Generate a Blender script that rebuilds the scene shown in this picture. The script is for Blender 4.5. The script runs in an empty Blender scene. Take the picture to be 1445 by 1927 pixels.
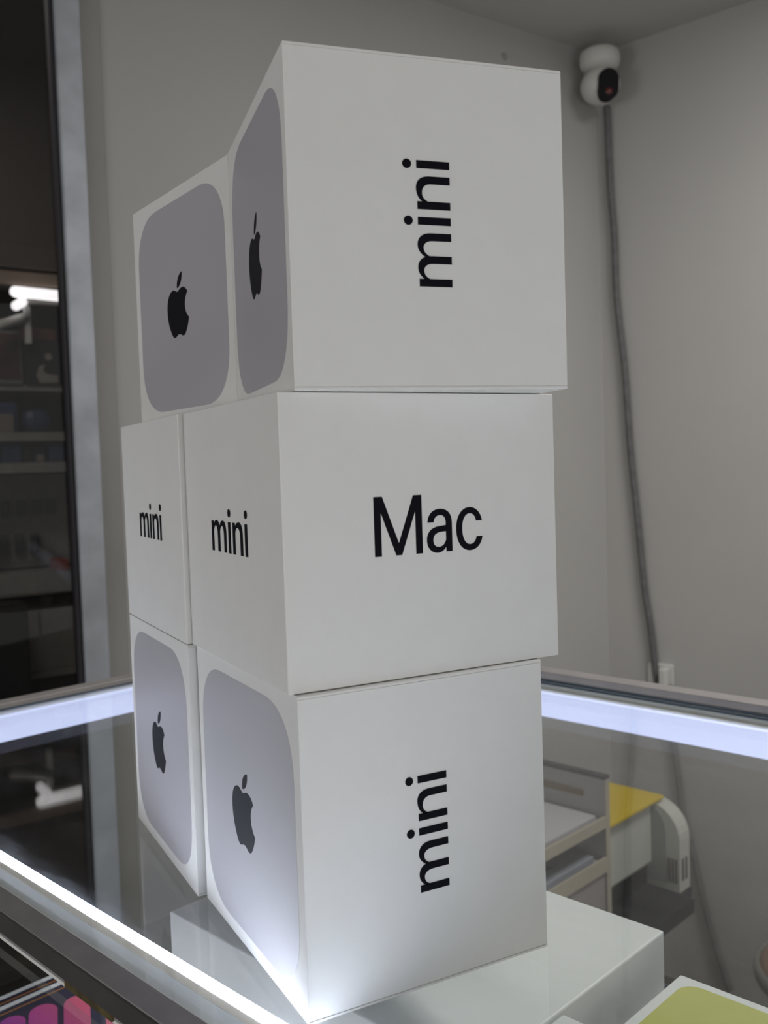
import bpy, bmesh, math, random
from mathutils import Vector, Matrix
random.seed(4)
C = bpy.context.scene.collection
S = bpy.context.scene

# ------------------------------------------------------------------ camera
cd = bpy.data.cameras.new('camera'); cam = bpy.data.objects.new('camera', cd); C.objects.link(cam)
cd.sensor_fit = 'VERTICAL'; cd.sensor_height = 36.0; cd.sensor_width = 27.0
cd.lens = 1777.345 / 1927 * 36.0
R = Vector((0.99948, -0.00156, -0.0323)); U = Vector((0.0323, 0.04826, 0.99831)); F = Vector((0, 0.99883, -0.04829))
R = F.cross(U).normalized(); U = R.cross(F).normalized()
cam.matrix_world = Matrix(((R.x, U.x, -F.x, 0), (R.y, U.y, -F.y, 0), (R.z, U.z, -F.z, 0.2442), (0, 0, 0, 1)))
cd.clip_start = 0.01
cd.dof.use_dof = True; cd.dof.focus_distance = 0.50; cd.dof.aperture_fstop = 15.0
S.camera = cam

# ------------------------------------------------------------------ light
w = bpy.data.worlds.new('world'); S.world = w; w.use_nodes = True
bg = w.node_tree.nodes['Background']
bg.inputs[0].default_value = (1.0, 0.985, 0.955, 1); bg.inputs[1].default_value = 0.345
S.view_settings.view_transform = 'Standard'; S.view_settings.look = 'None'
S.view_settings.gamma = 1; S.view_settings.use_curve_mapping = False
S.view_settings.exposure = 0.0

def area(name, loc, target, sx, sy, power, col):
    l = bpy.data.lights.new(name, 'AREA'); l.shape = 'RECTANGLE'; l.size = sx; l.size_y = sy
    l.energy = power; l.color = col
    o = bpy.data.objects.new(name, l); C.objects.link(o); o.location = loc
    o.rotation_euler = (Vector(target) - Vector(loc)).to_track_quat('-Z', 'Y').to_euler()
    return o
area('ceiling_panel_light', (0.95, 1.02, 1.19), (0.95, 1.02, 0), 0.5, 0.3, 16, (1, 0.98, 0.95))
area('added_fill_light', (-1.7, -0.2, 0.1), (0.4, 1.4, 0.2), 0.8, 0.7, 7.0, (1, 0.985, 0.965))  # added fill light out of view, brightens the left box faces and wall
area('added_fill_light', (0.9, -1.0, -0.35), (0.2, 1.0, 0.1), 1.0, 0.5, 9.5, (1, 0.985, 0.965))  # second added fill, low behind the camera, brightens the right box faces
area('corridor_fill_light', (-1.23, 2.04, 1.60), (-1.33, 2.2, 0), 0.6, 0.3, 10, (1, 0.95, 0.9))  # added fill light without a fitting, lifts the dark shop

# ------------------------------------------------------------------ materials
def mat(name, col, rough=0.6, metal=0.0, spec=0.5, noise=0.0, nscale=30.0, emit=None, es=1.0, bump=0.0, bscale=200.0):
    m = bpy.data.materials.new(name); m.use_nodes = True; nt = m.node_tree; b = nt.nodes['Principled BSDF']
    b.inputs['Base Color'].default_value = (*col, 1); b.inputs['Roughness'].default_value = rough
    b.inputs['Metallic'].default_value = metal; b.inputs['Specular IOR Level'].default_value = spec
    tc = nt.nodes.new('ShaderNodeTexCoord')
    if noise > 0:
        n = nt.nodes.new('ShaderNodeTexNoise'); n.inputs['Scale'].default_value = nscale; n.inputs['Detail'].default_value = 5
        nt.links.new(tc.outputs['Object'], n.inputs['Vector'])
        r = nt.nodes.new('ShaderNodeValToRGB')
        r.color_ramp.elements[0].position = 0.3; r.color_ramp.elements[1].position = 0.7
        r.color_ramp.elements[0].color = (*[c * (1 - noise) for c in col], 1)
        r.color_ramp.elements[1].color = (*[min(1, c * (1 + noise)) for c in col], 1)
        nt.links.new(n.outputs['Fac'], r.inputs['Fac']); nt.links.new(r.outputs['Color'], b.inputs['Base Color'])
    if bump > 0:
        n2 = nt.nodes.new('ShaderNodeTexNoise'); n2.inputs['Scale'].default_value = bscale; n2.inputs['Detail'].default_value = 3
        nt.links.new(tc.outputs['Object'], n2.inputs['Vector'])
        bp = nt.nodes.new('ShaderNodeBump'); bp.inputs['Strength'].default_value = bump; bp.inputs['Distance'].default_value = 0.001
        nt.links.new(n2.outputs['Fac'], bp.inputs['Height']); nt.links.new(bp.outputs['Normal'], b.inputs['Normal'])
    if emit:
        b.inputs['Emission Color'].default_value = (*emit, 1); b.inputs['Emission Strength'].default_value = es
    return m

def glass(name, tint=(0.975, 0.99, 0.985), dust=0.0, ior=1.5):
    m = bpy.data.materials.new(name); m.use_nodes = True; nt = m.node_tree
    nt.nodes.remove(nt.nodes['Principled BSDF']); out = nt.nodes['Material Output']
    tr = nt.nodes.new('ShaderNodeBsdfTransparent'); tr.inputs[0].default_value = (*tint, 1)
    gl = nt.nodes.new('ShaderNodeBsdfGlossy'); gl.inputs['Roughness'].default_value = 0.01
    fr = nt.nodes.new('ShaderNodeFresnel'); fr.inputs['IOR'].default_value = ior
    geo = nt.nodes.new('ShaderNodeNewGeometry')
    # both sides of a thin pane reflect like air-to-glass
    ior_in = nt.nodes.new('ShaderNodeMix'); ior_in.data_type = 'FLOAT'
    ior_in.inputs[2].default_value = ior; ior_in.inputs[3].default_value = 1.0 / ior   # the Fresnel node inverts it again on the back side
    nt.links.new(geo.outputs['Backfacing'], ior_in.inputs[0])
    nt.links.new(ior_in.outputs[0], fr.inputs['IOR'])
    mx = nt.nodes.new('ShaderNodeMixShader')
    nt.links.new(fr.outputs[0], mx.inputs[0]); nt.links.new(tr.outputs[0], mx.inputs[1]); nt.links.new(gl.outputs[0], mx.inputs[2])
    last = mx
    if dust > 0:
        tc = nt.nodes.new('ShaderNodeTexCoord')
        mp = nt.nodes.new('ShaderNodeMapping'); mp.inputs['Scale'].default_value = (5, 16, 5)
        n = nt.nodes.new('ShaderNodeTexNoise'); n.inputs['Scale'].default_value = 1.6; n.inputs['Detail'].default_value = 8
        n.inputs['Roughness'].default_value = 0.7
        nt.links.new(tc.outputs['Object'], mp.inputs[0]); nt.links.new(mp.outputs[0], n.inputs['Vector'])
        r = nt.nodes.new('ShaderNodeMapRange'); r.inputs[1].default_value = 0.48; r.inputs[2].default_value = 0.8
        r.inputs[3].default_value = 0.004; r.inputs[4].default_value = dust
        nt.links.new(n.outputs['Fac'], r.inputs[0])
        df = nt.nodes.new('ShaderNodeBsdfDiffuse'); df.inputs[0].default_value = (0.8, 0.82, 0.85, 1)
        tl = nt.nodes.new('ShaderNodeBsdfTranslucent'); tl.inputs[0].default_value = (0.8, 0.82, 0.85, 1)
        ad = nt.nodes.new('ShaderNodeMixShader'); nt.links.new(df.outputs[0], ad.inputs[1]); nt.links.new(tl.outputs[0], ad.inputs[2])
        m2 = nt.nodes.new('ShaderNodeMixShader')
        nt.links.new(r.outputs[0], m2.inputs[0]); nt.links.new(mx.outputs[0], m2.inputs[1]); nt.links.new(ad.outputs[0], m2.inputs[2])
        last = m2
    nt.links.new(last.outputs[0], out.inputs[0])
    return m

M = {}
M['paper'] = mat('white_paper_board', (0.80, 0.80, 0.785), 0.5, spec=0.35, noise=0.012, nscale=60, bump=0.03, bscale=500)
M['silver'] = mat('printed_silver', (0.48, 0.47, 0.505), 0.36, spec=0.5, noise=0.02, nscale=9)
M['ink'] = mat('black_ink', (0.005, 0.005, 0.009), 0.75, spec=0.12)
M['logo'] = mat('logo_ink', (0.008, 0.008, 0.013), 0.5, spec=0.2)
M['wall'] = mat('painted_wall', (0.44, 0.432, 0.42), 0.85, spec=0.15, noise=0.035, nscale=2.2, bump=0.1, bscale=60)
M['wall2'] = mat('painted_side_wall', (0.46, 0.449, 0.435), 0.85, spec=0.15, noise=0.045, nscale=1.6, bump=0.1, bscale=60)
M['ceil'] = mat('painted_ceiling', (0.50, 0.49, 0.472), 0.9, spec=0.1, noise=0.03, nscale=3)
M['floor'] = mat('dark_floor', (0.09, 0.08, 0.07), 0.5, noise=0.15, nscale=4)
M['reveal'] = mat('grey_brown_trim', (0.30, 0.29, 0.275), 0.7, noise=0.05, nscale=6)
M['alu_old'] = mat('worn_aluminium', (0.42, 0.44, 0.48), 0.55, metal=0.35, noise=0.16, nscale=16)
M['alu'] = mat('brushed_aluminium', (0.55, 0.55, 0.56), 0.4, metal=0.7, noise=0.06, nscale=40)
M['alu_dark'] = mat('dark_anodised_aluminium', (0.26, 0.25, 0.26), 0.45, metal=0.5, noise=0.1, nscale=50)
M['alu_grey'] = mat('grey_frame_rail', (0.36, 0.34, 0.335), 0.5, metal=0.3, noise=0.08, nscale=30)
M['alu_face'] = mat('dark_frame_face', (0.065, 0.06, 0.057), 0.55, metal=0.3, noise=0.1, nscale=40)
M['alu_white'] = mat('pale_aluminium', (0.82, 0.82, 0.79), 0.5)
M['gasket'] = mat('black_rubber', (0.025, 0.023, 0.028), 0.7)
M['edge'] = mat('blue_green_glass_edge', (0.05, 0.085, 0.12), 0.2, spec=0.6)
M['led'] = mat('led_diffuser', (0.8, 0.8, 0.8), 0.5, emit=(0.56, 0.63, 1.0), es=1.4)
M['led_in'] = mat('led_diffuser_inner', (0.8, 0.8, 0.8), 0.5, emit=(0.78, 0.84, 1.0), es=11.0)
M['led_front'] = mat('led_diffuser_front', (0.8, 0.8, 0.8), 0.5, emit=(0.74, 0.81, 1.0), es=15.0)
M['led_down'] = mat('led_diffuser_down', (0.8, 0.8, 0.8), 0.5, emit=(0.74, 0.81, 1.0), es=6.0)
M['holder'] = mat('lit_aluminium_holder', (0.85, 0.76, 0.62), 0.6)  # aluminium back; the bar's light on it is put into the beige
M['glass'] = glass('counter_glass', dust=0.06)
M['pane'] = glass('clear_pane', (0.97, 0.98, 0.98))
M['doorglass'] = glass('door_pane', (0.75, 0.74, 0.74))
M['resid'] = mat('brown_tape_residue', (0.09, 0.065, 0.02), 0.8, noise=0.5, nscale=90)
M['whiteplastic'] = mat('white_plastic', (0.60, 0.60, 0.57), 0.5)
M['blackplastic'] = mat('black_plastic', (0.006, 0.006, 0.008), 0.6, spec=0.15)
M['lens'] = mat('dark_red_lens', (0.10, 0.012, 0.012), 0.25)
M['cable'] = mat('grey_cable', (0.12, 0.12, 0.118), 0.6, noise=0.2, nscale=60, bump=0.4, bscale=300)
M['tape'] = mat('greenish_white_printer', (0.50, 0.50, 0.46), 0.5)

# ------------------------------------------------------------------ mesh helpers
def finish(name, bm, m, parent=None, smooth=False):
    me = bpy.data.meshes.new(name); bmesh.ops.recalc_face_normals(bm, faces=bm.faces[:]); bm.to_mesh(me); bm.free()
    me.materials.append(m)
    if smooth:
        for p in me.polygons: p.use_smooth = True
    o = bpy.data.objects.new(name, me); C.objects.link(o)
    if parent: o.parent = parent
    return o
def box_bm(bm, a, b, bev=0.0, seg=2):
    x0, y0, z0 = a; x1, y1, z1 = b
    vs = [bm.verts.new(p) for p in ((x0,y0,z0),(x1,y0,z0),(x1,y1,z0),(x0,y1,z0),(x0,y0,z1),(x1,y0,z1),(x1,y1,z1),(x0,y1,z1))]
    fs = [bm.faces.new([vs[i] for i in f]) for f in ((3,2,1,0),(4,5,6,7),(0,1,5,4),(1,2,6,5),(2,3,7,6),(3,0,4,7))]
    if bev > 0:
        es = list({e for f in fs for e in f.edges})
        bmesh.ops.bevel(bm, geom=es, offset=bev, segments=seg, affect='EDGES', profile=0.5)
def box(name, a, b, m, parent=None, bev=0.0, seg=2):
    bm = bmesh.new(); box_bm(bm, a, b, bev, seg); return finish(name, bm, m, parent)
def prism(name, pts, z0, z1, m, parent=None, mtx=None):
    """closed outline pts (x,y) extruded z0..z1"""
    bm = bmesh.new()
    lo = [bm.verts.new((x, y, z0)) for x, y in pts]; hi = [bm.verts.new((x, y, z1)) for x, y in pts]
    bm.faces.new(hi); bm.faces.new(lo[::-1])
    n = len(pts)
    for i in range(n): bm.faces.new((lo[i], lo[(i+1) % n], hi[(i+1) % n], hi[i]))
    if mtx is not None: bmesh.ops.transform(bm, matrix=mtx, verts=bm.verts[:])
    return finish(name, bm, m, parent)
def multi_prism(name, outlines, z0, z1, m, parent=None, mtx=None):
    bm = bmesh.new()
    for pts in outlines:
        lo = [bm.verts.new((x, y, z0)) for x, y in pts]; hi = [bm.verts.new((x, y, z1)) for x, y in pts]
        bm.faces.new(hi); bm.faces.new(lo[::-1]); n = len(pts)
        for i in range(n): bm.faces.new((lo[i], lo[(i+1) % n], hi[(i+1) % n], hi[i]))
    bm.normal_update()
    bmesh.ops.triangulate(bm, faces=[f for f in bm.faces if len(f.verts) > 4])
    if mtx is not None: bmesh.ops.transform(bm, matrix=mtx, verts=bm.verts[:])
    return finish(name, bm, m, parent)
def tube_bm(bm, pts, r, seg=12):
    pts = [Vector(p) for p in pts]; rings = []
    for i, p in enumerate(pts):
        d = (pts[min(i+1, len(pts)-1)] - pts[max(i-1, 0)]).normalized()
        a = d.cross(Vector((0.3, 1, 0.1))).normalized(); b = d.cross(a)
        rings.append([bm.verts.new(p + r*(math.cos(t)*a + math.sin(t)*b)) for t in [2*math.pi*k/seg for k in range(seg)]])
    for q in range(len(rings)-1):
        for k in range(seg): bm.faces.new((rings[q][k], rings[q][(k+1) % seg], rings[q+1][(k+1) % seg], rings[q+1][k]))
    bm.faces.new(rings[0][::-1]); bm.faces.new(rings[-1])
def lathe_bm(bm, prof, seg=32, c=(0,0,0)):
    rings = []
    for r, z in prof:
        if r < 1e-6: rings.append([bm.verts.new((c[0], c[1], c[2]+z))])
        else: rings.append([bm.verts.new((c[0]+r*math.cos(t), c[1]+r*math.sin(t), c[2]+z)) for t in [2*math.pi*k/seg for k in range(seg)]])
    for a, b in zip(rings, rings[1:]):
        for k in range(seg):
            k2 = (k+1) % seg
            if len(a) == 1 and len(b) > 1: bm.faces.new((a[0], b[k], b[k2]))
            elif len(b) == 1 and len(a) > 1: bm.faces.new((a[k], a[k2], b[0]))
            elif len(a) > 1: bm.faces.new((a[k], a[k2], b[k2], b[k]))
def thing(name, label, cat, loc=(0,0,0), rz=0.0, group=None):
    o = bpy.data.objects.new(name, None); C.objects.link(o); o.empty_display_size = 0.05
    o.location = loc; o.rotation_euler = (0, 0, rz); tag(o, label, cat, group); return o
def tag(o, label, cat, group=None):
    o['label'] = label; o['category'] = cat
    if group: o['group'] = group
    return o
def struct(o): o['kind'] = 'structure'; return o
def place(o, loc, rz): o.location = loc; o.rotation_euler = (0, 0, rz); return o

# ------------------------------------------------------------------ the room shell
CX, CY = 0.541, 2.3                      # room corner
RL = math.radians(-145.0)                # left wall: local x runs from the corner, local -y is outside
RR = math.radians(-41.0)                 # right wall: local x runs from the corner, local +y is outside
TH = -0.7743                             # display case: local x along the counter, local y towards the staff side
ZF, ZC = -1.0, 1.208
COR = (CX, CY, 0)
struct(place(box('wall_left', (-0.02, -0.14, ZF), (1.205, 0, ZC), M['wall']), COR, RL))
struct(place(box('wall_right', (-0.10, 0, ZF), (3.3, 0.12, ZC), M['wall2']), COR, RR))
def poly_slab(name, pts, z0, z1, m): return struct(prism(name, pts, z0, z1, m))
def L2(u, off): # left wall coordinates to world; off = distance outside
    c, s = math.cos(RL), math.sin(RL); return (CX + u*c + off*s, CY + u*s - off*c)
def R2(u, off):
    c, s = math.cos(RR), math.sin(RR); return (CX + u*c - off*s, CY + u*s + off*c)
poly_slab('ceiling', [L2(-0.1, 0.14), L2(3.2, 0.14), (-1.6, -1.6), (2.2, -1.6), R2(3.3, 0.12), R2(-0.1, 0.12)], ZC, ZC+0.1, M['ceil'])
poly_slab('floor', [(-5, -2.5), (5, -2.5), (5, 6), (-5, 6)], ZF-0.1, ZF, M['floor'])
struct(place(box('trim_1', (1.205, -0.14, ZF), (1.2405, 0.004, ZC), M['reveal'], bev=0.002), COR, RL))  # wall return turned away; its shade is put into the trim colour
# glazed shopfront beside the wall
door = struct(thing('door_1', '', ''))
for k in ('label', 'category'): del door[k]
place(door, COR, RL)
box('door_post', (1.2410, -0.020, ZF), (1.283, 0.012, ZC), M['alu_old'], door, bev=0.003)
box('door_post', (3.10, -0.075, ZF), (3.15, 0.012, ZC), M['alu_old'], door, bev=0.003)
box('gasket', (1.2835, -0.018, ZF+0.06), (1.2905, 0.004, ZC), M['gasket'], door, bev=0.001)
box('door_pane', (1.2910, -0.014, ZF+0.06), (3.0995, -0.009, ZC), M['doorglass'], door)
box('bottom_rail', (1.2835, -0.06, ZF), (3.10, 0.0, ZF+0.06), M['alu_old'], door, bev=0.003)

# ------------------------------------------------------------------ lettering and logo outlines
def bez(p0, p1, p2, p3, n=8):
    out = []
    for i in range(1, n+1):
        t = i/n; a = (1-t)**3; b = 3*(1-t)**2*t; c = 3*(1-t)*t*t; d = t**3
        out.append((a*p0[0]+b*p1[0]+c*p2[0]+d*p3[0], a*p0[1]+b*p1[1]+c*p2[1]+d*p3[1]))
    return out
def relpath(start, segs, n=8):
    p = start; pts = [p]
    for s in segs:
        q = [(p[0]+s[i], p[1]+s[i+1]) for i in (0, 2, 4)]
        pts += bez(p, *q, n=n); p = q[2]
    return pts
fruit = relpath((12.152, 6.896), [(-.948,0,-2.415,-1.078,-3.96,-1.04), (-2.04,.027,-3.91,1.183,-4.961,3.014),
    (-2.117,3.675,-.546,9.103,1.519,12.09), (1.013,1.454,2.208,3.09,3.792,3.039), (1.52,-.065,2.09,-.987,3.935,-.987),
    (1.831,0,2.35,.987,3.96,.948), (1.637,-.026,2.676,-1.48,3.676,-2.948), (1.156,-1.688,1.636,-3.325,1.662,-3.415),
    (-.039,-.013,-3.182,-1.221,-3.22,-4.857), (-.026,-3.04,2.48,-4.494,2.597,-4.559), (-1.429,-2.09,-3.623,-2.324,-4.39,-2.376),
    (-2,-.156,-3.675,1.09,-4.61,1.09)])[:-1]
leaf = relpath((15.53, 3.83), [(.843,-1.012,1.4,-2.427,1.245,-3.83), (-1.207,.052,-2.662,.805,-3.532,1.818),
    (-.78,.896,-1.454,2.338,-1.273,3.714), (1.338,.104,2.715,-.688,3.559,-1.701)])[:-1]
def rounded_rect(w, h, r, e=2.35, n=14):
    pts = []
    for sx, sy, a0 in ((1,1,0), (-1,1,1), (-1,-1,2), (1,-1,3)):
        for i in range(n+1):
            a = (a0 + i/n)*math.pi/2
            ca, sa = math.cos(a), math.sin(a)
            px = math.copysign(abs(ca)**(2/e), ca)*r; py = math.copysign(abs(sa)**(2/e), sa)*r
            pts.append((sx*(w/2-r)+px, sy*(h/2-r)+py))
    return pts
# stroke-drawn letters; x-height 1, stem s
def arc(cx, cy, rx, ry, a0, a1, n=14):
    return [(cx+rx*math.cos(math.radians(a0+(a1-a0)*i/n)), cy+ry*math.sin(math.radians(a0+(a1-a0)*i/n))) for i in range(n+1)]
def rect(x0, y0, x1, y1): return [(x0,y0),(x1,y0),(x1,y1),(x0,y1)]
def disc(cx, cy, r): return arc(cx, cy, r, r, 0, 360, 24)[:-1]
ST = 0.222
def hump(x0, wd, top=1.03):
    """right-hand shoulder of an n: springs from stem right edge x0, outer right edge at x0+wd"""
    xi, xo = x0, x0+wd
    st = ST; th = 0.175
    outer = [(xo, 0), (xo, 0.62)] + bez((xo,0.62), (xo,0.88), (xo-0.13,top), (xo-0.34,top), 12) + bez((xo-0.34,top), (xi+0.16,top), (xi+0.04,0.93), (xi-0.03,0.80), 10)
    inner = [(xi-0.03,0.60)] + bez((xi-0.03,0.60), (xi+0.02,0.76), (xi+0.10,top-th), (xi+0.24,top-th), 10) + bez((xi+0.24,top-th), (xo-st-0.08,top-th), (xo-st,0.74), (xo-st,0.57), 10) + [(xo-st, 0)]
    return outer + inner
def word_mini():
    o = []; x = 0
    o.append(rect(0, 0, ST, 1.0)); o.append(hump(ST-0.0, 0.66)); o.append(hump(ST+0.66, 0.655)); x = ST+0.66+0.655
    x += 0.235; o.append(rect(x, 0, x+ST, 1.0)); o.append(disc(x+ST/2, 1.29, 0.133)); x += ST
    x += 0.225; o.append(rect(x, 0, x+ST, 1.0)); o.append(hump(x+ST, 0.725)); x += ST+0.725
    x += 0.22; o.append(rect(x, 0, x+ST, 1.0)); o.append(disc(x+ST/2, 1.29, 0.133)); x += ST
    return o, x
def word_mac():
    """cap height 1"""
    o = []
    W, s = 0.905, 0.128
    o.append([(0,0),(s,0),(s,0.73),(W/2-0.055,0.0),(W/2+0.055,0.0),(W-s,0.73),(W-s,0),(W,0),(W,1),(W-0.16,1),(W/2,0.205),(0.16,1),(0,1)])
    # a
    x = W+0.085; aw = 0.50; s = 0.122
    top = 0.745
    R_ = x+aw
    hook = [(R_, 0), (R_, 0.50)] + bez((R_,0.50), (R_,0.67), (R_-0.10,top), (x+0.265,top), 12) + bez((x+0.265,top), (x+0.13,top), (x+0.03,0.665), (x+0.018,0.515), 10) \
        + [(x+0.138,0.515)] + bez((x+0.138,0.515), (x+0.15,0.595), (x+0.20,0.635), (x+0.262,0.635), 8) + bez((x+0.262,0.635), (x+0.34,0.635), (R_-s,0.585), (R_-s,0.50), 8) + [(R_-s, 0)]
    o.append(hook)
    xr = R_-s
    bowl_o = [(xr+0.01,0.46), (xr-0.13,0.448)] + bez((xr-0.13,0.448), (x+0.08,0.432), (x,0.345), (x,0.208), 12) + bez((x,0.208), (x,0.075), (x+0.095,-0.012), (x+0.205,-0.012), 10) + bez((x+0.205,-0.012), (x+0.285,-0.012), (xr-0.03,0.03), (xr+0.01,0.10), 10)
    bowl_i = [(xr+0.01,0.255)] + bez((xr+0.01,0.255), (xr+0.0,0.155), (x+0.315,0.09), (x+0.235,0.09), 8) + bez((x+0.235,0.09), (x+0.165,0.09), (x+0.125,0.14), (x+0.125,0.208), 8) + bez((x+0.125,0.208), (x+0.125,0.29), (x+0.18,0.335), (xr-0.11,0.345), 8) + [(xr+0.01,0.352)]
    o.append(bowl_o + bowl_i)
    x = R_+0.085
    # c
    rx, ry = 0.275, 0.379; cx, cy = x+rx, 0.3665
    t = 0.122
    outer = arc(cx, cy, rx, ry, 36, 324, 36)
    inner = arc(cx, cy, rx-t, ry-0.112, 318, 42, 32)
    outer = [(cx+0.252, 0.50)] + bez((cx+0.252,0.50), (cx+0.232,0.645), (cx+0.13,0.745), (cx,0.745), 10) + bez((cx,0.745), (cx-0.16,0.745), (cx-rx,0.60), (cx-rx,0.366), 12) + bez((cx-rx,0.366), (cx-rx,0.13), (cx-0.16,-0.012), (cx,-0.012), 12) + bez((cx,-0.012), (cx+0.135,-0.012), (cx+0.235,0.085), (cx+0.256,0.225), 10)
    inner = [(cx+0.134,0.225)] + bez((cx+0.134,0.225), (cx+0.118,0.14), (cx+0.07,0.098), (cx,0.098), 8) + bez((cx,0.098), (cx-0.09,0.098), (cx-rx+t,0.20), (cx-rx+t,0.366), 10) + bez((cx-rx+t,0.366), (cx-rx+t,0.535), (cx-0.09,0.635), (cx,0.635), 10) + bez((cx,0.635), (cx+0.07,0.635), (cx+0.115,0.59), (cx+0.130,0.50), 8)
    o.append(outer + inner)
    return o, cx+0.256

# ------------------------------------------------------------------ display counter (local: x along counter, y to staff side, z up from the glass top)
case = thing('display_counter', 'long glass display counter with white light bars under its glass top', 'display counter', (0,0,0), TH)
X0, X1 = -0.99, 0.95
box('glass_top', (X0+0.004, 0.232, -0.006), (X1, 0.8585, 0.0), M['glass'], case)
fr = box('front_frame', (X0-0.012, 0.2175, -0.0115), (X1, 0.2312, 0.0004), M['alu_dark'], case, bev=0.0006)
box('frame_face', (X0-0.012, 0.2160, -0.0115), (X1, 0.2174, -0.0004), M['alu_face'], fr)
box('frame_lip', (X0-0.012, 0.2185, -0.0160), (X1, 0.2230, -0.0116), M['alu'], fr)
box('tape_residue', (-0.452, 0.2172, -0.0165), (-0.405, 0.2184, -0.0116), M['resid'], fr)
box('glass_edge', (X0+0.004, 0.2313, -0.0058), (X1, 0.2319, 0.0002), M['alu_white'], case)
box('front_rail', (X0, 0.2319, -0.034), (X1, 0.2490, -0.0065), M['alu_white'], case)
fb = box('light_bar', (X0+0.02, 0.2542, -0.033), (X1, 0.2632, -0.0075), M['led_front'], case, bev=0.0005)
box('light_bar_diffuser', (X0+0.02, 0.2545, -0.0350), (X1, 0.2630, -0.0332), M['led_down'], fb)
box('light_bar_holder', (X0+0.02, 0.2492, -0.033), (X1, 0.2541, -0.0065), M['holder'], fb)
box('light_bar_back', (X0+0.02, 0.2633, -0.034), (X1, 0.2641, -0.0090), M['alu'], fb)
# back edge
box('back_rail', (X0, 0.8505, -0.036), (X1, 0.880, -0.0065), M['alu_white'], case)
bb = box('light_bar', (X0+0.02, 0.8420, -0.033), (X1, 0.8503, -0.0075), M['led'], case, bev=0.001)
bk = box('back_frame', (X0-0.012, 0.8615, -0.0060), (X1, 0.884, 0.0112), M['alu_grey'], case, bev=0.0008)
box('glass_edge', (X0+0.004, 0.8586, -0.0020), (X1, 0.8591, 0.0004), M['edge'], case)
box('edge_channel', (X0+0.004, 0.8592, -0.0064), (X1, 0.8602, 0.0006), M['alu_white'], case)
box('glass_edge', (X0+0.004, 0.8603, -0.0058), (X1, 0.8612, 0.0030), M['edge'], case)
# left end
box('end_rail', (X0-0.010, 0.2525, -0.036), (X0-0.0002, 0.8500, -0.0065), M['alu_white'], case)
eb = box('light_bar', (X0, 0.2635, -0.034), (X0+0.008, 0.8415, -0.0075), M['led'], case, bev=0.001)

box('end_frame', (X0-0.026, 0.2320, -0.0060), (X0-0.006, 0.8610, 0.0035), M['alu_grey'], case, bev=0.0008)
box('glass_edge', (X0+0.0022, 0.2325, -0.0018), (X0+0.0036, 0.858, 0.0005), M['edge'], case)
box('edge_channel', (X0-0.0055, 0.2325, -0.0064), (X0+0.0020, 0.858, -0.0020), M['alu_white'], case)
# body
for x in (X0-0.012, X1-0.012):
    for y in (0.2185, 0.866):
        box('corner_post', (x, y, -0.60), (x+0.012, y+0.012, -0.0165), M['alu'], case)
box('front_pane', (X0+0.004, 0.2240, -0.42), (X1-0.014, 0.2290, -0.0365), M['pane'], case)
box('end_pane', (X0-0.006, 0.2335, -0.42), (X0-0.001, 0.864, -0.0365), M['pane'], case)
sh1 = box('glass_shelf', (-0.62, 0.236, -0.1000), (X1-0.014, 0.5420, -0.0940), M['pane'], case)
box('shelf_edge', (-0.62, 0.5422, -0.1000), (X1-0.014, 0.5435, -0.0940), M['edge'], sh1)
sh2 = box('glass_shelf', (X0+0.004, 0.236, -0.2560), (X1-0.014, 0.490, -0.2500), M['pane'], case)
box('shelf_edge', (X0+0.004, 0.4902, -0.2560), (X1-0.014, 0.4920, -0.2500), M['edge'], sh2)
box('base_cabinet', (X0, 0.225, ZF), (X1, 0.872, -0.4215), mat('dark_laminate', (0.05, 0.045, 0.04), 0.5, noise=0.1), case, bev=0.003)

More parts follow.
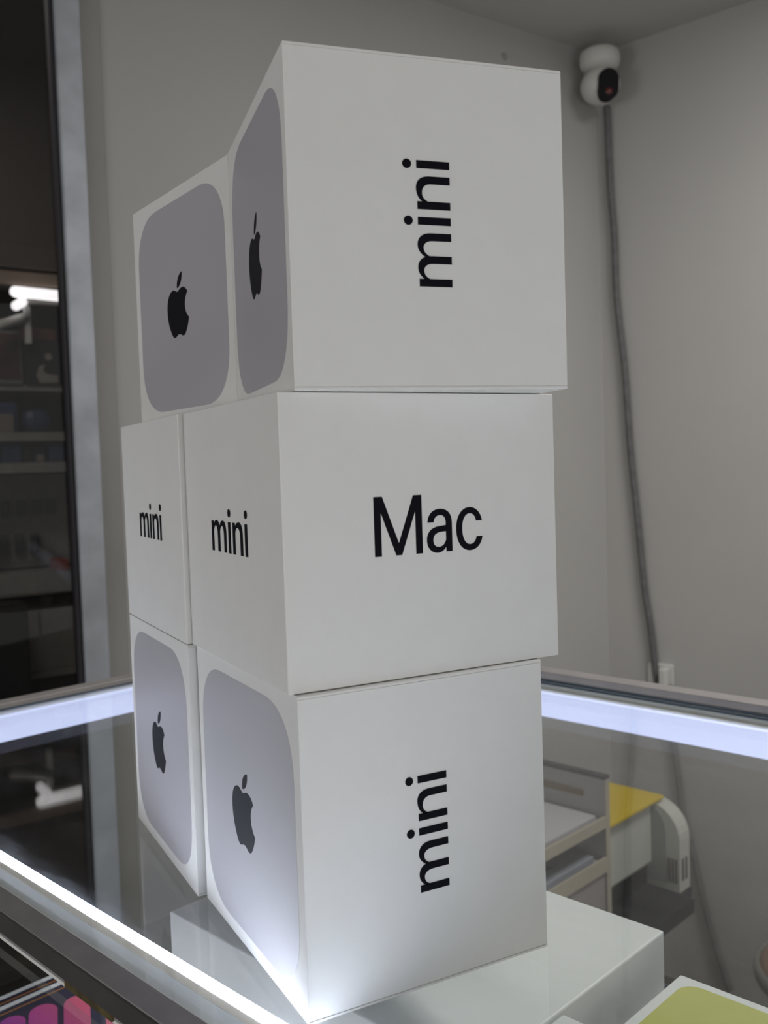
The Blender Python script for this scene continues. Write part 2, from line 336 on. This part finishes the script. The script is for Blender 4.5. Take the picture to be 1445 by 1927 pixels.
# ------------------------------------------------------------------ computer cartons
A, B_ = 0.146, 0.13066
def carton(label):
    """local z: printed face up; +X/-X sides read 'mini', +Y/-Y sides read 'Mac'. Origin at centre"""
    root = thing('computer_box', label, 'box', group='white computer cartons stacked on the counter')
    h = A/2; d = 0.0013; g = 0.00035; k = 0.0006; c = 0.0005
    pts = []
    side = [(h, -h+c), (h, -h+d), (h-k, -h+d+0.0001), (h-k, -h+d+g), (h-0.00015, -h+d+g+0.0001)]
    right = [(h-c, -h)] + side + [(x, -y) for x, y in side[::-1]] + [(h-c, h)]
    pts = right + [(-x, -y) for x, y in right]
    bm = bmesh.new()
    lo = [bm.verts.new((x, y, -B_/2)) for x, y in pts]; hi = [bm.verts.new((x, y, B_/2)) for x, y in pts]
    bm.faces.new(hi); bm.faces.new(lo[::-1]); n = len(pts)
    for i in range(n): bm.faces.new((lo[i], lo[(i+1) % n], hi[(i+1) % n], hi[i]))
    ee = [e for e in bm.edges if abs(e.verts[0].co.z - e.verts[1].co.z) < 1e-6]
    bmesh.ops.bevel(bm, geom=ee, offset=0.00022, segments=1, affect='EDGES')
    finish('carton', bm, M['paper'], root)
    p = prism('printed_panel', rounded_rect(0.1312, 0.1312, 0.034), 0, 0.00010, M['silver'], root, Matrix.Translation((0, 0, B_/2)))
    sc = 0.0400/24.0
    def tr(q): return [((x-12.15)*sc - 0.0035, -(y-12.0)*sc) for x, y in q]
    multi_prism('logo', [tr(fruit), tr(leaf)], 0.0001, 0.00022, M['logo'], p, Matrix.Translation((0, 0, B_/2)))
    mo, mw = word_mini(); ms = 0.0550/mw; base = -B_/2 + 0.0568
    ca, cw = word_mac(); cs = 0.0580/cw
    for sgn in (1, -1):
        # side facing sgn*X
        X = Vector((0, sgn, 0)); Y = Vector((0, 0, 1)); Z = Vector((sgn, 0, 0))
        mtx = Matrix.Translation(Z*h) @ Matrix((X, Y, Z)).transposed().to_4x4()
        multi_prism('lettering', [[((x-mw/2)*ms, y*ms*1.02+base) for x, y in q] for q in mo], -0.0002, 0.00012, M['ink'], root, mtx)
        X = Vector((-sgn, 0, 0)); Z = Vector((0, sgn, 0))
        mtx = Matrix.Translation(Z*h) @ Matrix((X, Y, Z)).transposed().to_4x4()
        multi_prism('lettering', [[((x-cw/2)*cs, y*cs*0.985+base) for x, y in q] for q in ca], -0.0002, 0.00012, M['ink'], root, mtx)
    return root
def copy_tree(o, parent=None):
    c = o.copy(); C.objects.link(c)
    if parent: c.parent = parent
    for ch in list(o.children): copy_tree(ch, c)
    return c
E0 = 0.0004
# corner x, y, yaw, level, printed face up?
SP = [(-0.0399, 0.4026, 0.4901, 0, False, 'front bottom white box standing on the counter glass, sideways lettering and bright silver panel'),
      (-0.0437, 0.4039, 0.4812, 1, True, 'front middle white box showing the black word Mac, fully upright lettering'),
      (-0.0363, 0.4041, 0.3158, 2, False, 'front top white box, topmost on the right, sideways lettering, corner rising highest'),
      (-0.1139, 0.5323, 0.4825, 0, False, 'rear bottom white box behind and left of the front stack, standing on the counter glass'),
      (-0.1146, 0.5333, 0.4806, 1, True, 'rear middle white box, left one with small upright mini lettering and no panel visible'),
      (-0.0820, 0.5445, 0.6232, 2, False, 'rear top white box, turned to show its silver panel and dark fruit logo most squarely')]
proto = None
for (x, y, yaw, lev, up, lab) in SP:
    if proto is None: o = proto = carton(lab)
    else: o = copy_tree(proto); o['label'] = lab
    ru = Vector((math.cos(yaw), math.sin(yaw), 0)); rv = Vector((-math.sin(yaw), math.cos(yaw), 0)); up_ = Vector((0, 0, 1))
    z0 = (0, A+E0, A+B_+2*E0)[lev] + 0.0002
    if up:
        X, Y, Z = -ru, -rv, up_; wu, wv, hh = A, A, B_
    else:
        X, Y, Z = -rv, up_, -ru; wu, wv, hh = B_, A, A
    c = Vector((x, y, 0)) + ru*wu/2 + rv*wv/2 + up_*(z0+hh/2)
    o.matrix_world = Matrix.Translation(c) @ Matrix((X, Y, Z)).transposed().to_4x4()

# ------------------------------------------------------------------ boxes inside the counter
t = thing('tablet_box', 'large plain white box lying flat under the counter glass below the stack', 'box', (-0.4135, 0.4320, -0.0938), TH)
t.location = Matrix.Rotation(TH, 3, 'Z') @ Vector((-0.4135, 0.4320, -0.0938))
M['paper2'] = mat('white_box_board', (0.88, 0.885, 0.88), 0.45, spec=0.35)
box('base_tray', (-0.1330, -0.0965, 0), (0.1330, 0.0965, 0.0045), M['paper2'], t, bev=0.0008)
box('lid', (-0.1305, -0.0945, 0.0046), (0.1305, 0.0945, 0.0438), M['paper2'], t, bev=0.0012)
def incase(o, x, y, z): o.location = Matrix.Rotation(TH, 3, 'Z') @ Vector((x, y, z)); o.rotation_euler = (0, 0, TH); return o
t = thing('phone_box', 'slim white box with a rounded yellow-green panel on top, at the right', 'box')
incase(t, -0.264+0.084, 0.510-0.046, -0.0938)
box('lid', (-0.084, -0.046, 0.006), (0.084, 0.046, 0.0298), M['paper2'], t, bev=0.001)
box('base_tray', (-0.084, -0.046, 0), (0.084, 0.046, 0.0058), M['paper2'], t, bev=0.0008)
prism('printed_panel', rounded_rect(0.155, 0.079, 0.012), 0.0298, 0.0300, mat('yellow_print', (0.62, 0.62, 0.17), 0.45, noise=0.03, nscale=20), t)
t = thing('accessory_box', 'small white box cut off by the bottom edge, left of the yellow one', 'box')
incase(t, -0.271+0.05, 0.397-0.045, -0.0938)
box('lid', (-0.05, -0.045, 0.008), (0.05, 0.045, 0.0535), M['paper2'], t, bev=0.001)
box('base_tray', (-0.05, -0.045, 0), (0.05, 0.045, 0.0078), M['paper2'], t, bev=0.0008)
def art_material():
    m = bpy.data.materials.new('purple_pink_print'); m.use_nodes = True; nt = m.node_tree; b = nt.nodes['Principled BSDF']
    tc = nt.nodes.new('ShaderNodeTexCoord'); sp = nt.nodes.new('ShaderNodeSeparateXYZ'); nt.links.new(tc.outputs['Object'], sp.inputs[0])
    r = nt.nodes.new('ShaderNodeValToRGB'); mr = nt.nodes.new('ShaderNodeMapRange'); mr.inputs[1].default_value = -0.075; mr.inputs[2].default_value = 0.07
    nt.links.new(sp.outputs['Y'], mr.inputs[0]); nt.links.new(mr.outputs[0], r.inputs[0])
    e = r.color_ramp.elements; e[0].color = (0.22, 0.03, 0.36, 1); e[1].color = (0.80, 0.20, 0.06, 1)
    e.new(0.18).color = (0.42, 0.05, 0.45, 1); e.new(0.4).color = (0.75, 0.09, 0.38, 1); e.new(0.6).color = (0.85, 0.13, 0.25, 1)
    nt.links.new(r.outputs[0], b.inputs['Base Color']); b.inputs['Roughness'].default_value = 0.35
    return m
M['art'] = art_material(); M['art_bg'] = mat('dark_violet_print', (0.022, 0.016, 0.045), 0.35)
M['orange'] = mat('orange_print', (0.45, 0.18, 0.03), 0.4)
def art_box(label, x, y, z, h):
    t = thing('printed_box', label, 'box', group='printed tablet boxes on the lower shelf'); incase(t, x, y, z)
    box('lid', (-0.13, -0.095, 0), (0.13, 0.095, h), M['paper2'], t, bev=0.002)
    pn = box('printed_panel', (-0.122, -0.0945, h), (0.128, 0.0945, h+0.0002), M['art_bg'], t)
    box('printed_line', (-0.1165, -0.094, h+0.0002), (-0.1145, 0.094, h+0.0003), M['orange'], pn)
    outs = []
    ax = Vector((0.89, -0.45)); bx = Vector((0.45, 0.89))
    for k in range(6):
        top = Vector((-0.106 + (0, 0.003, 0.012, 0.036, 0.05, 0.06)[k], -0.033 + 0.0252*k)); wd = 0.0105 + 0.0008*(k % 2)
        c = top + ax*wd
        ln = min((c.y+0.080)/0.45, (0.115-c.x)/0.89)
        q = [c + ax*ln - bx*wd, c + ax*ln + bx*wd] + [c + bx*wd*math.cos(a) - ax*wd*1.1*math.sin(a) for a in [math.pi*i/12 for i in range(13)]]
        outs.append([(v.x, v.y) for v in q])
    for k, o in enumerate(outs): prism('printed_shape', o, h+0.0002, h+0.0003, M['art'], pn)
    return t
art_box('dark tablet box with pink and purple shapes on top, lower one offset left', -0.714, 0.352, -0.2498, 0.0250)
art_box('dark tablet box with pink and purple shapes on top, resting on another', -0.653, 0.352, -0.2246, 0.0250)

# ------------------------------------------------------------------ security camera, cable, plug
t = thing('security_camera', 'white round security camera with black oval face in the ceiling corner', 'security camera', (0.5260, 2.205, ZC-0.031))
box('wall_bracket', (-0.022, 0.030, -0.030), (0.026, 0.074, -0.006), M['whiteplastic'], t, bev=0.004)
bm = bmesh.new(); lathe_bm(bm, [(0, 0), (0.036, -0.001), (0.043, -0.006), (0.0455, -0.014), (0.0455, -0.028), (0.043, -0.038), (0.030, -0.046), (0, -0.048)], 40)
finish('mount', bm, M['whiteplastic'], t, True)
bm = bmesh.new(); bmesh.ops.create_uvsphere(bm, u_segments=40, v_segments=24, radius=0.0455)
bmesh.ops.transform(bm, matrix=Matrix.Translation((0, 0, -0.081)) @ Matrix.Diagonal((0.98, 0.98, 0.90, 1)), verts=bm.verts[:])
head = finish('head', bm, M['whiteplastic'], t, True)
# oval face, looking at the camera and a little right
fd = Vector((0.02, -0.98, -0.12)).normalized(); fx = Vector((0,0,1)).cross(-fd).normalized()*-1; fx = fd.cross(Vector((0,0,1))).normalized()*-1; fz = fx.cross(fd)*-1
fz = Vector((0,0,1)) - fd*fd.z; fz.normalize(); fx = fz.cross(fd).normalized()
mt = Matrix((fx, fz, fd)).transposed().to_4x4()
pill = rounded_rect(0.046, 0.067, 0.0229, e=2.0)
face = prism('face_plate', pill, 0.022, 0.0475, M['blackplastic'], head, Matrix.Translation((0.007, 0, -0.088)) @ mt)
bm = bmesh.new(); lathe_bm(bm, [(0, 0.0500), (0.005, 0.0496), (0.008, 0.0476)], 24)
bmesh.ops.transform(bm, matrix=Matrix.Translation((0.007, 0, -0.088)) @ mt @ Matrix.Translation((0.001, -0.015, 0)), verts=bm.verts[:])
finish('lens', bm, M['lens'], head, True)

def Rw(u, off, z): x, y = R2(u, off); return (x, y, z)
cab = [(0.030, 1.075), (0.032, 1.02), (0.033, 0.954), (0.036, 0.87), (0.043, 0.765), (0.046, 0.627), (0.063, 0.45), (0.073, 0.273), (0.089, 0.095), (0.102, -0.057), (0.118, -0.17), (0.130, -0.283),
       (0.149, -0.36), (0.166, -0.417), (0.178, -0.50), (0.189, -0.59), (0.213, -0.685), (0.237, -0.793), (0.262, -0.886), (0.292, -0.975)]
def spline(p, n=6):
    out = []
    for i in range(len(p)-1):
        a = p[max(i-1, 0)]; b = p[i]; c = p[i+1]; d = p[min(i+2, len(p)-1)]
        for k in range(n):
            s = k/n
            out.append(tuple(0.5*((2*b[j]) + (-a[j]+c[j])*s + (2*a[j]-5*b[j]+4*c[j]-d[j])*s*s + (-a[j]+3*b[j]-3*c[j]+d[j])*s**3) for j in range(2)))
    out.append(p[-1]); return out
bm = bmesh.new(); tube_bm(bm, [Rw(u, -0.012, z) for u, z in spline(cab)], 0.0078, 10)
tag(finish('camera_cable', bm, M['cable'], None, True), 'grey cable hanging down the wall from the corner security camera', 'cable')
t = thing('wall_socket', 'pale plug block on the wall where the cable passes the counter rim', 'plug', Rw(0.135, -0.0005, -0.292), RR)
box('housing', (-0.030, -0.010, 0), (0.034, 0, 0.052), M['whiteplastic'], t, bev=0.004)
pl = box('plug', (0.010, -0.040, 0.004), (0.030, -0.0105, 0.048), M['whiteplastic'], t, bev=0.005)
box('plug_shadow', (0.000, -0.034, -0.004), (0.030, -0.0105, 0.0035), M['gasket'], t, bev=0.001)  # shadow under the plug, put in as a black strip
bm = bmesh.new(); lathe_bm(bm, [(0.008, 0), (0.007, 0.003), (0.004, 0.006), (0, 0.007)], 16)
bmesh.ops.transform(bm, matrix=Matrix.Rotation(math.radians(90), 4, 'X'), verts=bm.verts[:])
nub = finish('wall_smudge', bm, M['reveal'], None, True); tag(nub, 'small dark smudge on the wall just above the topmost box', 'wall smudge')  # faint wall smudge, built as a small raised nub
nub.matrix_world = Matrix.Translation((*L2(0.298, 0.0), 1.138)) @ Matrix.Rotation(RL+math.pi, 4, 'Z')

# ------------------------------------------------------------------ staff side: paper rack, printer on a black table, stool
M['rackwood'] = mat('cream_board', (0.40, 0.36, 0.29), 0.6, noise=0.06, nscale=12)
M['rackside'] = mat('mauve_board', (0.30, 0.27, 0.26), 0.6, noise=0.05, nscale=9)
M['rackin'] = mat('grey_board', (0.36, 0.34, 0.34), 0.6)
rk = thing('paper_rack', 'open pale board rack holding papers, behind the counter beside the printer', 'rack'); incase(rk, 0, 0, ZF)
f0, n0, n1 = -0.822, 0.95, 1.35     # front plane x, near and far ends
zz = lambda z: z-ZF
box('side_panel', (f0-0.26, n1-0.012, 0), (f0, n1, zz(-0.283)), M['rackin'], rk)
box('edge_strip', (f0+0.0002, n1-0.012, 0), (f0+0.002, n1, zz(-0.283)), M['rackwood'], rk)
box('edge_strip', (f0-0.26, n1-0.013, zz(-0.2828)), (f0+0.002, n1+0.001, zz(-0.277)), M['gasket'], rk)
box('side_panel', (f0-0.26, n0, 0), (f0, n0+0.012, zz(-0.283)), M['rackin'], rk)
box('back_panel', (f0-0.27, n0, 0), (f0-0.2605, n1, zz(-0.283)), M['rackin'], rk)
for z, h in ((-0.362, 0.018), (-0.436, 0.024)):
    box('shelf', (f0-0.26, n0+0.0125, zz(z)), (f0-0.002, n1-0.0125, zz(z+h*0.6)), M['rackin'], rk)
    box('shelf_rim', (f0-0.0018, n0+0.0125, zz(z)), (f0+0.003, n1-0.0125, zz(z+h)), M['rackwood'], rk)
box('door_panel', (f0-0.010, n0+0.0125, 0.02), (f0-0.002, n1-0.0125, zz(-0.437)), M['rackside'], rk)
box('label_strip', (f0-0.20, n1-0.0160, zz(-0.318)), (f0-0.04, n1-0.0122, zz(-0.308)), mat('brown_strip', (0.16, 0.12, 0.06), 0.6), rk)
M['sheet'] = mat('grey_white_paper', (0.46, 0.45, 0.47), 0.6)
o = incase(box('paper_stack', (f0-0.23, n0+0.03, -0.3510), (f0-0.012, n1-0.02, -0.343), M['sheet'], bev=0.001), 0, 0, 0); tag(o, 'stack of grey white paper lying in the top of the rack', 'paper')
o = incase(box('paper_stack', (f0-0.20, n0+0.04, -0.4214), (f0-0.012, n1-0.03, -0.408), mat('bluish_paper', (0.27, 0.28, 0.33), 0.5), bev=0.001), 0, 0, 0); tag(o, 'bluish folders on the second level of the rack', 'paper')
o = incase(box('document_folder', (f0-0.19, n0+0.06, -0.4078), (f0-0.03, n1-0.12, -0.403), mat('dark_folder', (0.05, 0.055, 0.075), 0.4), bev=0.001), 0, 0, 0); tag(o, 'dark folder lying on the bluish papers in the rack', 'folder')
bm = bmesh.new(); lathe_bm(bm, [(0.012, 0), (0.024, 0), (0.026, 0.004), (0.026, 0.018), (0.023, 0.022), (0.012, 0.022), (0.012, 0)], 28)
o = incase(finish('tape_roll', bm, M['gasket'], None, True), -0.968, 1.262, -0.3428); tag(o, 'black roll lying on the paper at the top of the rack', 'tape roll')
# black table
M['blacktop'] = mat('black_table_top', (0.010, 0.010, 0.014), 0.8, spec=0.15)
tb = thing('side_table', 'low black table under the printer behind the counter', 'table'); incase(tb, 0, 0, ZF)
prism('table_top', [(-1.12, 1.36), (-0.816, 1.36), (-0.816, 1.05), (-0.770, 1.05), (-0.770, 1.543), (-0.795, 1.543), (-0.795, 1.585), (-1.12, 1.585)], zz(-0.565), zz(-0.540), M['blacktop'], tb)
for x in (-1.10, -0.90):
    for y in (1.37, 1.55): box('leg', (x, y, 0), (x+0.02, y+0.02, zz(-0.5655)), M['blacktop'], tb)
pr = thing('printer', 'white printer with rounded shoulder and a yellow folder on top, behind the counter', 'printer'); incase(pr, 0, 0, -0.5395)
sh = [(-0.95, 0), (-0.798, 0)] + [(-0.797-0.062+0.062*math.cos(a), 0.094+0.062*math.sin(a)) for a in [math.pi/2*i/8 for i in range(9)]] + [(-0.95, 0.156)]
prism('body', sh, -1.583, -1.545, M['tape'], pr, Matrix.Rotation(math.radians(90), 4, 'X'))
box('front_cover', (-1.05, 1.362, 0.042), (-0.850, 1.5440, 0.158), M['tape'], pr, bev=0.006)
box('paper_slot', (-1.04, 1.372, 0.0005), (-0.862, 1.5430, 0.0415), M['blackplastic'], pr)
pts = [(-0.032, 0), (0.022, 0), (0.022, 0.09)] + [(-0.005+0.027*math.cos(a), 0.09+0.045*math.sin(a)) for a in [math.pi*i/12 for i in range(1, 12)]] + [(-0.032, 0.09)]
prism('side_arch', pts, 0, 0.002, mat('printer_recess_shade', (0.27, 0.28, 0.27), 0.6), pr, Matrix.Translation((-0.845, 1.5448, 0.012)) @ Matrix.Rotation(math.radians(90), 4, 'X'))  # flat plate; shade of the recess is put into its darker grey
for k in range(4): box('vent_slat', (-0.826+0.0070*k, 1.5430, 0.016), (-0.823+0.0070*k, 1.5449, 0.060), M['gasket'], pr)
for k in range(2): box('vent_slat', (-0.7978, 1.553+0.013*k, 0.02), (-0.7964, 1.559+0.013*k, 0.060), M['gasket'], pr)
o = incase(box('yellow_folder', (-1.05, 1.362, 0), (-0.838, 1.568, 0.006), mat('yellow_card', (0.62, 0.44, 0.01), 0.6, noise=0.05, nscale=6), bev=0.001), 0, 0, -0.3812)
tag(o, 'bright yellow folder lying on top of the printer', 'folder')
# stool at the right edge of view
st = thing('round_stool', 'brown round stool seat with grey rim at the right edge', 'stool', (*R2(0.60, -0.21), ZF))
bm = bmesh.new(); lathe_bm(bm, [(0, 0.225), (0.150, 0.225), (0.160, 0.232), (0.160, 0.252), (0.150, 0.262), (0, 0.266)], 40); finish('seat', bm, mat('brown_seat', (0.20, 0.11, 0.07), 0.5), st, True)
bm = bmesh.new(); lathe_bm(bm, [(0.1605, 0.228), (0.170, 0.230), (0.172, 0.242), (0.170, 0.256), (0.1605, 0.257), (0.1605, 0.228)], 40); finish('rim', bm, mat('grey_rim', (0.17, 0.155, 0.14), 0.5), st, True)
for a in range(4):
    ca, sa = math.cos(a*math.pi/2+.4), math.sin(a*math.pi/2+.4)
    bm = bmesh.new(); tube_bm(bm, [(0.11*ca, 0.11*sa, 0.2245), (0.14*ca, 0.14*sa, 0.0)], 0.012, 10); finish('leg', bm, M['rackside'], st, True)

# ------------------------------------------------------------------ the dark shop across the corridor (local: x along left wall, y = -distance outside)
SHOP = (CX, CY, 0)
def sb(name, u0, u1, o0, o1, z0, z1, m, parent=None, bev=0.0):
    o = box(name, (min(u0,u1), -max(o0,o1), z0), (max(u0,u1), -min(o0,o1), z1), m, parent, bev)
    if parent is None: place(o, SHOP, RL)
    return o
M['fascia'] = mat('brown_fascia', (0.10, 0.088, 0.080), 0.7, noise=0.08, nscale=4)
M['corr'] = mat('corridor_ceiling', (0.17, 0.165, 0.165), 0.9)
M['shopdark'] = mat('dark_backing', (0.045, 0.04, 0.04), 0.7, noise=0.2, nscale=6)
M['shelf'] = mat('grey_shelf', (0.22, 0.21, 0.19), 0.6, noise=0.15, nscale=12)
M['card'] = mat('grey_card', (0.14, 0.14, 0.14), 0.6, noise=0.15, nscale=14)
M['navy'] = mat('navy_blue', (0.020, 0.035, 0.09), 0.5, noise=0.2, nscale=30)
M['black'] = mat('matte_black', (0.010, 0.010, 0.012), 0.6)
M['brownbox'] = mat('brown_card', (0.17, 0.14, 0.12), 0.7)
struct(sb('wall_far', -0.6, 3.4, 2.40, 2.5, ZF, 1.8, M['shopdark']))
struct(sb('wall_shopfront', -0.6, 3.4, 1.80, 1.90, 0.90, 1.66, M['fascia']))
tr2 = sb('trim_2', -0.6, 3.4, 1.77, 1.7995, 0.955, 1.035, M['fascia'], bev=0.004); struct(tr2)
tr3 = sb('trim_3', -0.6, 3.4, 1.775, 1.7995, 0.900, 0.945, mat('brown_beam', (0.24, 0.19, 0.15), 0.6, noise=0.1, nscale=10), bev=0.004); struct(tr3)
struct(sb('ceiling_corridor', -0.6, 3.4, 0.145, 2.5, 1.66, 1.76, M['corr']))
struct(sb('wall_added_end', -0.7, -0.6, 0.145, 2.5, ZF, 1.7, M['fascia']))  # added wall out of view, keeps outside light from the corridor
struct(sb('wall_added_near', 3.4, 3.5, 0.0, 2.5, ZF, 1.7, M['fascia']))  # unseen counterpart, also added to hold the corridor dark
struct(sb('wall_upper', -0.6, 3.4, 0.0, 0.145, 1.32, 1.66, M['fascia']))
# lamp
tl = thing('tube_lamp', 'lit white fluorescent tube lamp across the corridor behind the glass door', 'lamp'); place(tl, SHOP, RL)
M['tubelit'] = mat('lit_tube', (0.9, 0.9, 0.9), 0.4, emit=(1.0, 0.98, 1.0), es=1.8)
bm = bmesh.new(); tube_bm(bm, [(0.752, -1.76, 0.868), (0.914, -1.76, 0.872)], 0.019, 14); finish('tube', bm, M['tubelit'], tl, True)
bm = bmesh.new(); bmesh.ops.create_uvsphere(bm, u_segments=16, v_segments=10, radius=0.0188); bmesh.ops.translate(bm, vec=(0.914,-1.76,0.872), verts=bm.verts[:]); finish('tube_cap', bm, M['tubelit'], tl, True)
bm = bmesh.new(); bmesh.ops.create_uvsphere(bm, u_segments=16, v_segments=10, radius=0.0188, matrix=Matrix.Translation((0.752,-1.76,0.868))); finish('tube_cap', bm, M['tubelit'], tl, True)
bm = bmesh.new(); tube_bm(bm, [(0.908, -1.70, 0.829), (0.908, -1.79, 0.829)], 0.016, 14); finish('tube', bm, M['tubelit'], tl, True)
M['fit'] = mat('grey_lamp_fitting', (0.5, 0.5, 0.47), 0.5)
box('lamp_housing', (0.752, -1.775, 0.834), (0.888, -1.750, 0.846), M['fit'], tl, bev=0.002)
box('bracket', (0.866, -1.79, 0.70), (0.886, -1.765, 0.834), M['fit'], tl, bev=0.003)
bm = bmesh.new(); tube_bm(bm, [(0.880, -1.775, 0.790), (1.02, -1.70, 0.735)], 0.017, 12); finish('reflection_bar', bm, M['fit'], tl, True)  # pale reflection streak, built as a solid slanting bar
# product rack
rack = thing('shop_rack', 'tall dark product rack in the unlit shop across the corridor', 'shelving'); place(rack, SHOP, RL)
def rb(name, u0, u1, o0, o1, z0, z1, m, bev=0.0): return box(name, (min(u0,u1), -max(o0,o1), z0), (max(u0,u1), -min(o0,o1), z1), m, rack, bev)
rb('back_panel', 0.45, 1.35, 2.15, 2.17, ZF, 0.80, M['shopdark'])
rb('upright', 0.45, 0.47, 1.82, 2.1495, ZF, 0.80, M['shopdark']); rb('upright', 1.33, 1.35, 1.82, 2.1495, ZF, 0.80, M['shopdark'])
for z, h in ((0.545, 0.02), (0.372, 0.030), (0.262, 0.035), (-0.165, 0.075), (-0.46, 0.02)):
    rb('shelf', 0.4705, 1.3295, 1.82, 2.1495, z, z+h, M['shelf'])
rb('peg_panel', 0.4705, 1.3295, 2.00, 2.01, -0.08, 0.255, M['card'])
def item(name, label, cat, u0, u1, z0, z1, m, o0=1.84, dep=0.10, bev=0.004, group=None):
    return tag(sb(name, u0, u1, o0, o0+dep, z0, z1, m, bev=bev), label, cat, group)
# posters on the upper part
p = thing('framed_poster', 'dark reddish framed poster below the tube lamp, left one', 'poster'); place(p, SHOP, RL)
box('frame', (0.892, -1.83, 0.566), (1.06, -1.81, 0.745), M['card'], p, bev=0.002); box('print', (0.898, -1.8095, 0.582), (1.054, -1.808, 0.739), mat('dark_red_print', (0.06, 0.022, 0.018), 0.5, noise=0.4, nscale=14), p)
p = thing('framed_poster', 'black poster with a pale swirl beside the door frame', 'poster'); place(p, SHOP, RL)
box('frame', (0.762, -1.83, 0.566), (0.880, -1.81, 0.715), M['black'], p, bev=0.002)
swirl = [(0.772, 0.575), (0.835, 0.572), (0.846, 0.600), (0.835, 0.630), (0.815, 0.637), (0.822, 0.615), (0.808, 0.604), (0.785, 0.602), (0.772, 0.600)]
prism('print', swirl, 0, 0.0015, M['shelf'], p, Matrix.Translation((0, -1.8095, 0)) @ Matrix.Rotation(math.radians(90), 4, 'X'))
prism('print', [(0.802+0.013*math.cos(a), 0.664+0.013*math.sin(a)) for a in [2*math.pi*i/16 for i in range(16)]], 0, 0.0015, M['shelf'], p, Matrix.Translation((0, -1.8095, 0)) @ Matrix.Rotation(math.radians(90), 4, 'X'))
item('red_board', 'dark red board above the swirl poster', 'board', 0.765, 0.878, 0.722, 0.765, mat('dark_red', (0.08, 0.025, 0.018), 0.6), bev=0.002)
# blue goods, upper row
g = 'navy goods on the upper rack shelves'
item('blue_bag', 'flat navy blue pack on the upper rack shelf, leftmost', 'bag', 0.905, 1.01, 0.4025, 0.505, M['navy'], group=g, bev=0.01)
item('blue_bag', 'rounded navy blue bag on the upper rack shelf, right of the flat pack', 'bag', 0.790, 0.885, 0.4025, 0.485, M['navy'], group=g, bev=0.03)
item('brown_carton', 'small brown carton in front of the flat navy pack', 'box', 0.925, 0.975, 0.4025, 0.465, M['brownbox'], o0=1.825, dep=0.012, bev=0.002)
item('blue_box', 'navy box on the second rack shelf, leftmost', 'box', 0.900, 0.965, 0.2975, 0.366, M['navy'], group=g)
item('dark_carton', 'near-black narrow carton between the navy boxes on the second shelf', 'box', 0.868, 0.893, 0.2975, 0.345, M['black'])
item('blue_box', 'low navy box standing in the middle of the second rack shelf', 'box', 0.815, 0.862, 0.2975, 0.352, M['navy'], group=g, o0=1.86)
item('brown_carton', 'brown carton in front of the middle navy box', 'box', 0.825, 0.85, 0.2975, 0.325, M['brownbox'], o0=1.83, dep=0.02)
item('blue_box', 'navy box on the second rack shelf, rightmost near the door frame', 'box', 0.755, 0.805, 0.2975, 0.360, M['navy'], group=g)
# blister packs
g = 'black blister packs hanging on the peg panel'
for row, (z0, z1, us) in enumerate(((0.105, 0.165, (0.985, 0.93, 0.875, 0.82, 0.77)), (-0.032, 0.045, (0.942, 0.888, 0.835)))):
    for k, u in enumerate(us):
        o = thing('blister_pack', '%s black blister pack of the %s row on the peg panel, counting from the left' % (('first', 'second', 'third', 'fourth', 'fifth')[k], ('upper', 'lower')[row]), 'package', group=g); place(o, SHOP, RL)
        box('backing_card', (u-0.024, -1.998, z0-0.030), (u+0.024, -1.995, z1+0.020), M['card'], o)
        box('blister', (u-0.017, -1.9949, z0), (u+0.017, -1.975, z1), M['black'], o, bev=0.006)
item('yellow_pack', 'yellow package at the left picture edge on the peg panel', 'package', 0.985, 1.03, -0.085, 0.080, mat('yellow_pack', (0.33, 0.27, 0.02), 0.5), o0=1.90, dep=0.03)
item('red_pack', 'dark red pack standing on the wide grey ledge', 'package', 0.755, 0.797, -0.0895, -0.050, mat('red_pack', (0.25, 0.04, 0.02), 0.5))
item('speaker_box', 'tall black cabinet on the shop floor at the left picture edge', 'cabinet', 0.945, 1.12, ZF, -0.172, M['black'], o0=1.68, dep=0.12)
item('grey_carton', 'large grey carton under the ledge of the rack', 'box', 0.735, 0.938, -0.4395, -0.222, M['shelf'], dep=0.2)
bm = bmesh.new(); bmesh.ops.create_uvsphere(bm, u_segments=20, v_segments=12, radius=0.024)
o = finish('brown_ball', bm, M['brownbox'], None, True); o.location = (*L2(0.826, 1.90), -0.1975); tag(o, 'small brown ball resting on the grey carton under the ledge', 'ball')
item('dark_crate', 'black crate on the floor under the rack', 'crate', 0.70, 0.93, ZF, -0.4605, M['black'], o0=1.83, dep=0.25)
